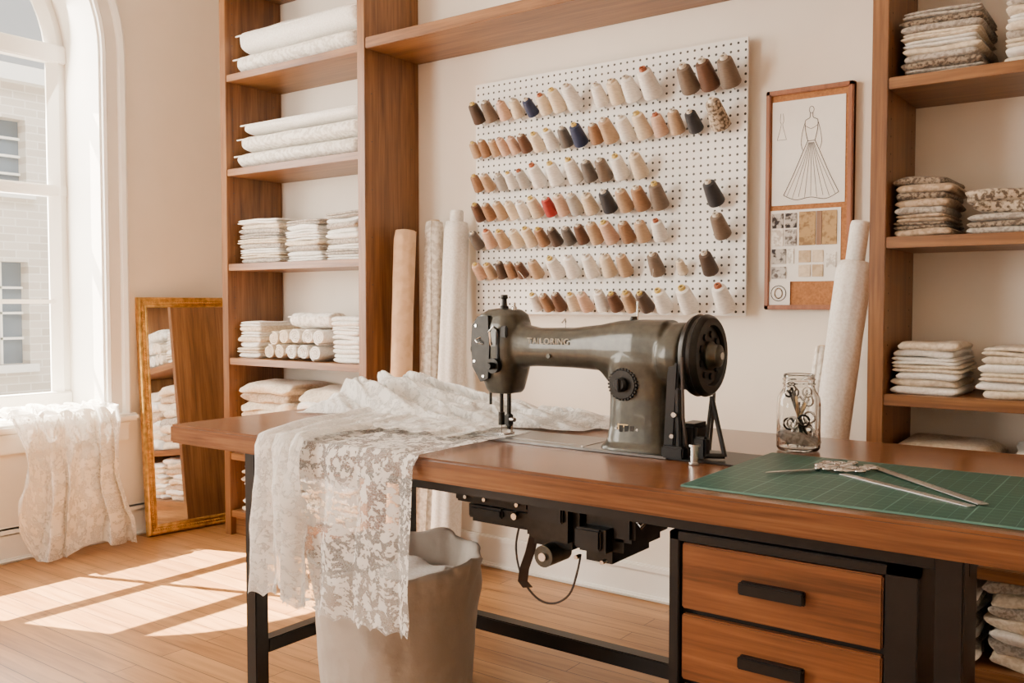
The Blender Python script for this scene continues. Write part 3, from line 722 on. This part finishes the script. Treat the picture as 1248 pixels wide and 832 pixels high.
b.rings([[(x,MY-.0635+dy,z) for x,z in [(-1.558,z0+.19),(-1.562,z0+.25),(-1.558,z0+.30),(-1.54,z0+.325),(-1.505,z0+.327),(-1.50,z0+.24),(-1.505,z0+.16),(-1.53,z0+.15)]] for dy in (.012,.0,-.0015)],M['darkmetal'],False)
b.box((-1.475,MY-.061,z0+.24),(.010,.008,.10),M['blacksteel'],.002)
b.tube([(-1.475,MY-.06,z0+.29),(-1.478,MY-.078,z0+.30),(-1.487,MY-.082,z0+.285),(-1.485,MY-.075,z0+.25)],.0035,M['steel'],8)
for r_,y0_,y1_ in ((.019,-.058,-.066),(.020,-.068,-.071),(.020,-.073,-.076)):
    b.cyl((-1.482,MY+y0_,z0+.195),(-1.482,MY+y1_,z0+.195),r_,None,M['darkmetal'],24)
b.lathe([(0,.009),(.5,.010),(1,.008)],M['darkmetal'],(-1.482,MY-.076,z0+.195),(-1.482,MY-.094,z0+.195),16)
for (x,z) in ((-1.545,.30),(-1.52,.165),(-1.55,.205)): b.cyl((x,MY-.062,z0+z),(x,MY-.067,z0+z),.004,None,M['steel'],12)
b.tube([(-1.53,MY-.064,z0+.27),(-1.54,MY-.075,z0+.262),(-1.53,MY-.08,z0+.255),(-1.52,MY-.064,z0+.25)],.002,M['steel'],6)
b.lathe([(0,.012),(1,.015)],M['darkmetal'],(-1.56,MY-.02,z0+.235),(-1.588,MY-.02,z0+.235),18)
b.box((-1.455,MY-.058,z0+.285),(.02,.012,.03),M['blacksteel'],.003)
par(b.build('face_plate',autos=35),SMO)
b=B()
b.cyl((-1.503,MY-.006,z0+.045),(-1.503,MY-.006,z0+.13),.0055,None,M['darkmetal'],14)
b.cyl((-1.503,MY-.006,z0+.030),(-1.503,MY-.006,z0+.065),.009,None,M['darkmetal'],14)
b.cyl((-1.503,MY-.006,z0+.009),(-1.503,MY-.006,z0+.04),.0014,None,M['steel'],8)
b.cyl((-1.478,MY-.006,z0+.02),(-1.478,MY-.006,z0+.13),.006,None,M['darkmetal'],14)
b.box((-1.478,MY-.006,z0+.045),(.018,.02,.032),M['darkmetal'],.003)
b.box((-1.488,MY-.012,z0+.010),(.034,.05,.004),M['steel'],.0015)
b.box((-1.482,MY+.005,z0+.022),(.012,.012,.026),M['steel'],.002)
b.cyl((-1.53,MY-.02,z0+.085),(-1.53,MY-.02,z0+.13),.004,None,M['darkmetal'],10)
b.cyl((-1.468,MY-.012,z0+.048),(-1.452,MY-.016,z0+.048),.006,None,M['steel'],10)
par(b.build('needle_and_presser_foot',autos=35),SMO)
b=B()
b.bb((-1.62,MY-.09,z0+.0),(-.965,MY+.09,z0+.006),M['plate'],.002)
b.bb((-1.545,MY-.06,z0+.006),(-1.45,MY+.06,z0+.0075),M['steel'],.0006)
b.bb((-1.44,MY-.06,z0+.006),(-1.20,MY+.06,z0+.0072),M['plate'],.0006)
b.bb((-.97,MY-.085,z0),(-.80,MY+.085,z0+.003),M['blacksteel'],.001)
for x in (-1.60,-1.2):
    for y in (-.075,.075): b.cyl((x,MY+y,z0+.006),(x,MY+y,z0+.0075),.005,None,M['steel'],10)
par(b.build('bed_plate',autos=35),SMO)
b=B()
b.box((-.962,MY-.070,z0+.115),(.028,.014,.225),M['blacksteel'],.004,Matrix.Rotation(.05,4,'Y'))
b.box((-.940,MY-.076,z0+.085),(.012,.016,.16),M['blacksteel'],.003,Matrix.Rotation(-.03,4,'Y'))
b.box((-.950,MY-.075,z0+.018),(.055,.035,.028),M['blacksteel'],.004)
b.box((-.93,MY-.02,z0+.045),(.05,.08,.075),M['darkmetal'],.008)
b.box((-.895,MY-.05,z0+.03),(.03,.03,.05),M['blacksteel'],.005)
b.cyl((-.945,MY-.085,z0+.105),(-.945,MY-.095,z0+.105),.006,None,M['steel'],14)
b.cyl((-.952,MY-.085,z0+.055),(-.952,MY-.091,z0+.055),.005,None,M['steel'],14)
b.tube([(-.885,MY-.02,z0+.145),(-.845,MY-.035,z0+.01)],.0055,M['blacksteel'],8)
b.tube([(-.885,MY-.02,z0+.145),(-.885,MY-.055,z0+.01)],.0045,M['blacksteel'],8)
b.tube([(-.885,MY-.055,z0+.012),(-.845,MY-.035,z0+.012)],.006,M['blacksteel'],8)
b.tube([(-.925,MY-.094,z0+.238),(-.925,MY-.085,z0+.10),(-.925,MY-.06,z0+.006)],.004,M['strap'],6)
b.tube([(-.925,MY+.092,z0+.238),(-.925,MY+.08,z0+.10),(-.925,MY+.06,z0+.006)],.004,M['strap'],6)
b.lathe([(0,.013),(.1,.013),(.12,.009),(.88,.009),(.9,.013),(1,.013)],M['steel'],(-.885,MY-.11,z0+.001),(-.885,MY-.11,z0+.045),18)
par(b.build('belt_guard',autos=35),SMO)
cu=D.curves.new('lettering_c','FONT'); cu.body='TAILORING'; cu.size=.023; cu.extrude=.0015; cu.space_character=1.1
to=D.objects.new('t_',cu); COL.objects.link(to); to.rotation_euler=(pi/2,0,0); to.location=(-1.385,MY-.0510,z0+.255)
bpy.context.view_layer.update(); dg=bpy.context.evaluated_depsgraph_get(); me=D.meshes.new_from_object(to.evaluated_get(dg)); lo=D.objects.new('lettering',me); lo.matrix_world=to.matrix_world.copy(); COL.objects.link(lo); D.objects.remove(to)
me.materials.clear(); me.materials.append(plain('letter_paint',(.30,.26,.19),.5,.2)); par(lo,SMO)
b=B(); zu=DZ-.056
b.bb((-1.48,1.80,zu-.055),(-1.00,2.10,zu-.001),M['darkmetal'],.008)
b.bb((-1.50,1.79,zu-.085),(-1.27,1.98,zu-.05),M['darkmetal'],.006)
b.bb((-1.47,1.80,zu-.135),(-1.26,2.06,zu-.08),M['darkmetal'],.012)
b.bb((-1.45,1.79,zu-.115),(-1.35,1.82,zu-.09),M['blacksteel'],.006)
b.bb((-1.29,1.795,zu-.165),(-1.14,2.08,zu-.045),M['darkmetal'],.02)
b.bb((-1.27,1.785,zu-.10),(-1.17,1.80,zu-.06),M['blacksteel'],.004)
b.bb((-1.16,1.80,zu-.185),(-1.03,2.04,zu-.07),M['darkmetal'],.03)
b.bb((-1.14,1.79,zu-.15),(-1.07,1.802,zu-.10),M['blacksteel'],.005)
b.cyl((-1.215,1.775,zu-.18),(-1.215,1.86,zu-.18),.026,.026,M['olive'],20)
b.cyl((-1.215,1.768,zu-.18),(-1.215,1.776,zu-.18),.010,.010,M['steel'],12)
b.bb((-1.06,1.82,zu-.13),(-1.00,2.02,zu-.05),M['blacksteel'],.01)
b.bb((-1.36,1.78,zu-.045),(-1.08,1.80,zu-.02),M['blacksteel'],.003)
b.cyl((-1.34,1.80,zu-.035),(-1.34,1.765,zu-.035),.014,.012,M['darkmetal'],16)
b.cyl((-1.31,1.80,zu-.10),(-1.31,1.785,zu-.10),.010,.008,M['steel'],16)
for x,zz in ((-1.46,-.07),(-1.40,-.07),(-1.30,-.07),(-1.16,-.035),(-1.05,-.035),(-1.13,-.17),(-1.06,-.17)): b.cyl((x,1.80,zu+zz),(x,1.782,zu+zz),.005,None,M['steel'],10)
b.tube([(-1.50,1.80,zu-.03),(-1.3,1.775,zu-.05),(-1.1,1.78,zu-.05),(-1.0,1.80,zu-.03),(-.93,1.87,zu-.015)],.006,M['blacksteel'],8)
b.tube([(-1.02,1.84,zu-.06),(-.98,1.82,zu-.085),(-.96,1.84,zu-.055),(-.93,1.88,zu-.01)],.005,M['steel'],8)
b.build('machine_motor',autos=35)
b=B()
def ribbon(pts,w,mat,t=.0018):
    rs=[]
    for i,p in enumerate(pts):
        p=Vector(p); a=Vector(pts[max(0,i-1)]); c=Vector(pts[min(len(pts)-1,i+1)]); d=(c-a).normalized(); s=Vector((.75,.66,0)).normalized(); n=d.cross(s).normalized()
        rs.append([p+s*w/2+n*t,p-s*w/2+n*t,p-s*w/2-n*t,p+s*w/2-n*t])
    b.rings(rs,mat,False)
ribbon([(-1.28,1.83,zu-.15),(-1.285,1.82,zu-.19),(-1.295,1.81,zu-.23),(-1.30,1.81,zu-.262),(-1.285,1.81,zu-.275)],.024,M['strap'])
loop=[(-1.33,1.84,zu-.13),(-1.335,1.83,zu-.19),(-1.31,1.82,zu-.255),(-1.26,1.81,zu-.295),(-1.21,1.81,zu-.300),(-1.165,1.81,zu-.27),(-1.15,1.82,zu-.22),(-1.15,1.84,zu-.17)]
lp=[]
for i in range(len(loop)-1):
    for k in range(5):
        P=[Vector(loop[max(0,min(len(loop)-1,i+o_))]) for o_ in (-1,0,1,2)]; t=k/5
        lp.append(.5*((2*P[1])+(P[2]-P[0])*t+(2*P[0]-5*P[1]+4*P[2]-P[3])*t*t+(3*P[1]-P[0]-3*P[2]+P[3])*t**3))
b.tube(lp,.0028,M['strap'],6)
b.build('hanging_strap')

# ------------------------------------------------------------------ bin
b=B(); bcx,bcy=-1.79,1.88; n=160
prof=[(.0,.180,0),(.015,.196,.1),(.06,.202,.3),(.12,.206,.4),(.16,.209,.5),(.20,.212,.5),(.24,.215,.6),(.28,.218,.7),(.31,.221,.9),(.34,.223,1.1),(.37,.225,1.3),(.39,.227,1.4),(.41,.229,1.5),(.425,.230,1.6),(.440,.231,1.8),(.446,.226,1.6),(.438,.216,1.2),(.40,.208,2),(.35,.20,2.5),(.30,.195,3),(.20,.18,3),(.15,.08,2)]
rs=[]
for z,r,w in prof:
    z*=.95; r*=1.05; ring=[]
    for j in range(n):
        a=2*pi*j/n
        f=fbm(math.cos(a)*2.4+z*2,math.sin(a)*2.4,z*5)*.009*w+abs(fbm(math.cos(a)*3+z*9,math.sin(a)*3,z*5))*.014*w+fbm(math.cos(a)*9+z*12,math.sin(a)*9,z*8)*.003*w+.0012*math.sin(a*34)*(1 if z<.12 else 0)
        zz=z+fbm(math.cos(a)*2.5+5,math.sin(a)*2.5,0)*.025*(z>.34)
        ring.append((bcx+(r+f-.004*w)*math.cos(a),bcy+(r+f-.004*w)*math.sin(a),max(0.001,zz)))
    rs.append(ring)
b.rings(rs,M['bin'])
b.slab(bcx+.03,bcy+.04,.31,.24,.22,.13,FAB['w'],77,wob=.03,ns=20,nr=28)
b.build('waste_bin')

# ------------------------------------------------------------------ draped lace
LE=empty('lace_fabric',(-1.8,1.8,DZ))
def sharp(s): return abs(math.sin(s/2))**.8
def strip_fn(xl,xr,xlh,xrh,yb,zh,kf,amp_t,amp_h,seed,split,base,yoff=0,back=(0,0)):
    def fn(u,v):
        if v<split:
            t=v/split
            ph=2*pi*(u*kf+.55*fbm(u*2.6,t*1.3,seed))
            x=(xl+back[0]*(1-t)**1.5)+((xr+back[1]*(1-t)**1.5)-(xl+back[0]*(1-t)**1.5))*u; y=yb+(DY0-.008-yoff*.5-yb)*t
            am=amp_t*(.6+.9*abs(fbm(u*4,t*2,seed+2)))
            z=DZ+base*(1-.4*t)+am*2*sharp(ph)
            return (x+.5*am*math.cos(ph),y,z)
        t=(v-split)/(1-split)
        ph=2*pi*(u*kf+.55*fbm(u*2.6,1.3+t*.9,seed)+.10*t*fbm(u*5,t*2,seed))
        x=(xl+(xr-xl)*u)*(1-t)+(xlh+(xrh-xlh)*u)*t
        hem=.012*abs(math.sin(u*kf*pi*3.2))+.06*fbm(u*2.5,seed,1)
        am0=amp_t*(.6+.9*abs(fbm(u*4,2,seed+2)))
        z=DZ+base*.6+am0*2*sharp(ph)*max(0,1-t*14)-(DZ-zh-hem)*t
        a=amp_h*min(1,.25+t*2.2)*(.75+.7*fbm(u*3,t*2,seed+5))
        out=min(1,t*18)
        y=DY0-.010-yoff-.012*out-a*2*sharp(ph)*out-.012*fbm(u*7,t*5,seed+8)*t
        return (x+.8*a*math.cos(ph)*out,y,z)
    return fn
def ridge(x,y,s,k): return max(0,1-(fbm(x,y,s)*k)**2)**1.3
def pilefn(seed,x0,w,yf0,yslope,yb,hmax,cx_,lift=0):
    def fn(u,v):
        x=x0+w*u
        yf=yf0+yslope*max(0,(u-.4)/.6)-.03*math.sin(u*7+seed)
        y=yf+(yb-yf)*v
        wx=x+.13*fbm(x*2.6,y*2.6,seed); wy=y+.09*fbm(x*2.6+7,y*2.6,seed)
        g=.40+.64*math.exp(-((x-cx_)/.27)**2)
        e=min(1,(math.sin(pi*v)+.001)**.55+.06)*min(1,(min(u,1-u)*8))**.7
        q=wy*12+wx*1.8
        r1=ridge(wx*2.6+1.5,q,seed,3.4)
        r2=ridge(wx*5.5-wy*2,q*1.8,seed+4,3.0)
        h=hmax*e*g*(.18+.50*r1+.32*r2)
        h+=.005*fbm(x*22,y*34,seed)*e
        ex=.035*fbm(y*7,seed,u*2); ey=.04*fbm(x*5,seed+3,v*2)*(1-v*.8)-.035*r1*e
        return (x+ex,min(y+ey,DY1-.012),DZ+.004+lift*e+max(h,0.002))
    return fn
cloth('lace_overhang',200,230,strip_fn(-1.94,-1.440,-1.92,-1.445,2.03,.325,3.4,.004,.012,2.0,.40,.006),M['lace_thin'],.60,.95,LE)
cloth('lace_dense_fold',140,240,strip_fn(-1.985,-1.80,-1.975,-1.79,2.20,.36,2.8,.014,.020,5.0,.46,.012,.030,(-.18,-.07)),M['lace_dense'],.5,1.05,LE,uo=3)
cloth('lace_pile',300,170,pilefn(3.3,-2.36,1.0,2.0,.16,2.47,.132,-2.12),M['lace_dense'],1.3,.8,LE,uo=7)
cloth('lace_pile_top',220,110,pilefn(8.4,-2.28,.66,2.06,.07,2.44,.088,-2.08,.035),M['lace_dense'],.9,.5,LE,uo=9)
cloth('lace_trail',160,70,pilefn(12.6,-1.62,.36,2.15,.12,2.46,.050,-1.60),M['lace_dense'],.5,.4,LE,uo=5)
cloth('lace_border',160,70,lambda u,v:(-1.98+.47*u+.012*fbm(v*5,1,u), 1.79+.25*v+.012*abs(math.sin(u*30))*(1-v)+.02*fbm(u*4,v,3),DZ+.014+.012*ridge(u*5,v*3,4,2.4)+.003*fbm(u*20,v*8,1)),M['lace_dense'],.7,.4,LE,uo=12)

def sillfn(u,v):
    y0=1.86+.51*u
    if v<.24:
        t=v/.24
        ph=2*pi*(u*4.4+.7*fbm(u*2.8,t*1.4,6.3))
        x=XL-.17+(.17+.080)*t; z=SILL+.008+.030*sharp(ph)*(.5+1.2*abs(fbm(u*4,t*2,2)))+.028*ridge(u*6,t*4,3,2.4)
        return (x+.010*math.cos(ph),y0+.014*math.cos(ph),z)
    t=(v-.24)/.76
    ph=2*pi*(u*4.4+.7*fbm(u*2.8,1.4+t*.9,6.3)+.22*t*fbm(u*4,t*2,9))
    a=.030*(.8+.9*fbm(u*3,t*2,8))*min(1,.35+t*2.0)
    yw=2.12+(y0-2.12)*(1-.18*math.sin(pi*min(1,t*1.25))+.18*t)+.045*t*math.sin(u*4+2)
    z0_=SILL+.008+.028*ridge(u*6,4,3,2.4)*max(0,1-t*9)+.030*sharp(ph)*(.5+1.2*abs(fbm(u*4,2,2)))*max(0,1-t*12)
    lift=.06*max(0,fbm(u*2.2,4.4,1))+.20*max(0,(.18-u)/.18)**1.5
    z=z0_-(SILL-.002-lift)*t
    out=min(1,t*14)
    return (XL+.080+.012*out+a*2*sharp(ph)*out+.04*t*t+.018*fbm(u*8,t*5,4)*out, yw+.9*a*math.cos(ph),max(z,.008+.012*abs(fbm(u*20,1))))
cloth('lace_curtain',230,220,sillfn,M['lace_sill'],.9,.85)

# ------------------------------------------------------------------ cutting mat, jar, rulers, scissors
b=B(); b.bb((-.80,1.645,DZ+.0005),(-.03,2.135,DZ+.0045),M['mat'],.001); b.build('cutting_mat',origin=(-.8,1.645,DZ))
zm=DZ+.0048
def ruler(name,p0,p1,w,z=zm):
    b=B(); p0=Vector((*p0,z));p1=Vector((*p1,z)); d=p1-p0; a=math.atan2(d.y,d.x); c=(p0+p1)/2
    rot=Matrix.Rotation(a,4,'Z'); b.box((c.x,c.y,z+.001),(d.length,w,.0016),M['ruler'],.0005,rot)
    n=int(d.length/.006)
    for i in range(1,n):
        q=p0+d*(i/n); l=.006 if i%5 else .011
        off=rot@Vector((0,w/2-l/2-.001,0)); b.box((q.x+off.x,q.y+off.y,z+.0019),(.0008,l,.0003),M['ink'],0,rot)
    b.build(name)
ruler('metal_ruler',(-.575,1.945),(-.30,1.765),.020)
ruler('metal_ruler.001',(-.56,2.075),(-.285,1.785),.022,zm+.0022)
b=B()
sc=Vector((-.63,1.95)); ad=Vector((-.085,-.115)).normalized(); pd=Vector((-ad.y,ad.x))
def P_(a,p): q=sc+ad*a+pd*p; return (q.x,q.y)
for s in (-1,1):
    bl=[P_(.0,s*.004),P_(.03,s*.011),P_(.13,s*.007+.002),P_(.13,s*.006),P_(.03,s*.002)]
    b.rings([[(x,y,zm+.003+s*.001) for x,y in bl],[(x,y,zm+.005+s*.001) for x,y in bl]],M['steel'],False)
    for cx_,cp,rr_ in ((-.055,.030,.021),(-.055,.030,.013),(-.03,.014,.009),(-.085,.040,.010),(-.03,.033,.008),(-.075,.010,.009),(-.1,.022,.007),(-.015,.012,.007),(-.115,.035,.008),(-.065,.055,.008)):
        pts=[P_(cx_+rr_*1.25*math.cos(k*pi/8),s*(cp+rr_*math.sin(k*pi/8))) for k in range(16)]
        b.tube([(x,y,zm+.006) for x,y in pts],.0028,M['steel'],6,closed=True)
b.cyl((sc.x,sc.y,zm+.001),(sc.x,sc.y,zm+.010),.006,None,M['steel'],14)
b.build('embroidery_scissors')
JX,JY=-.768,2.23; b=B()
outer=[(0,.040),(.01,.048),(.04,.052),(.60,.052),(.70,.050),(.79,.040),(.83,.037),(.86,.037),(.865,.0395),(.88,.0395),(.885,.037),(.92,.037),(.925,.0395),(.94,.0395),(.945,.037),(.985,.037),(1,.0355)]
inner=[(.985,.0345),(.80,.0355),(.70,.0465),(.60,.0485),(.06,.0485),(.035,.044),(.03,.004)]
b.lathe(outer+inner,M['glass'],(JX,JY,DZ+.001),(JX,JY,DZ+.188),48)
b.build('glass_jar')
b=B()
rj=random.Random(3)
for k in range(9):
    a=k*2.4; r0=.030; p0=Vector((JX+r0*math.cos(a+pi),JY+r0*math.sin(a+pi),DZ+.012)); p1=Vector((JX+.024*math.cos(a),JY+.024*math.sin(a),DZ+.115+.05*rj.random()))
    mt=[M['steel'],M['darkmetal'],M['brass']][k%3]
    b.lathe([(0,.002),(.3,.004),(.6,.0045),(.8,.0032),(1,.0028)],mt,p0,p1,8)
    if k%3!=2:
        pts=[p1+Vector((.011*math.cos(q*pi/6),.004*math.sin(q),-.002-.012*math.sin(q*pi/6)*1.2)) for q in range(12)]
        b.tube(pts,.0024,mt,6,closed=True)
for k in range(7):
    a=k*1.1; c=Vector((JX+.024*math.cos(a),JY+.024*math.sin(a),DZ+.045+.006*k))
    pts=[c+Matrix.Rotation(k,3,'Y')@Vector((.014*math.cos(q*pi/6),.004,.014*math.sin(q*pi/6))) for q in range(12)]
    b.tube(pts,.003,M['darkmetal'] if k%2 else M['steel'],6,closed=True)
b.slab(JX,JY,DZ+.030,.07,.06,.030,FAB['g'],5,wob=.01,ns=14,nr=20)
b.build('sewing_notions')
# ------------------------------------------------------------------ lights, world, camera
w=D.worlds.new('World'); scene.world=w; w.use_nodes=True; nt=w.node_tree
bg=nt.nodes['Background']; bg.inputs['Color'].default_value=(1,.95,.885,1); bg.inputs['Strength'].default_value=1.25
su=D.lights.new('sun','SUN'); su.energy=95; su.angle=math.radians(.3); su.color=(1,.87,.71)
so=D.objects.new('sun',su); COL.objects.link(so); so.rotation_euler=Vector((1,.36,-1.50)).to_track_quat('-Z','Y').to_euler(); so.location=(-8,-1,8)
def area(name,loc,target,sx,sy,e,c=(1,.92,.82)):
    l=D.lights.new(name,'AREA'); l.shape='RECTANGLE'; l.size=sx; l.size_y=sy; l.energy=e; l.color=c
    o=D.objects.new(name,l); COL.objects.link(o); o.location=loc; o.rotation_euler=(Vector(target)-Vector(loc)).to_track_quat('-Z','Y').to_euler()
area('window_fill_light',(-4.05,-1.0,1.6),(-1,1.8,1.0),1.2,1.9,165)  # added fill lamp, stands inside the room at the unseen second window
area('window_light_arch',(-4.5,1.7,1.6),(-2,1.9,.9),1.15,1.9,130)
area('building_fill_light',(-7,5,9),(-12,5,1),6,4,1400,(1,.97,.93))  # added lamp above the view, only brightens the neighboring building
cam=D.cameras.new('camera'); co=D.objects.new('camera',cam); COL.objects.link(co); scene.camera=co
co.location=(0,0,1.12); co.rotation_euler=(math.radians(90-2.35),0,math.radians(36.36)); cam.lens=32.37; cam.sensor_width=36; cam.clip_start=.05
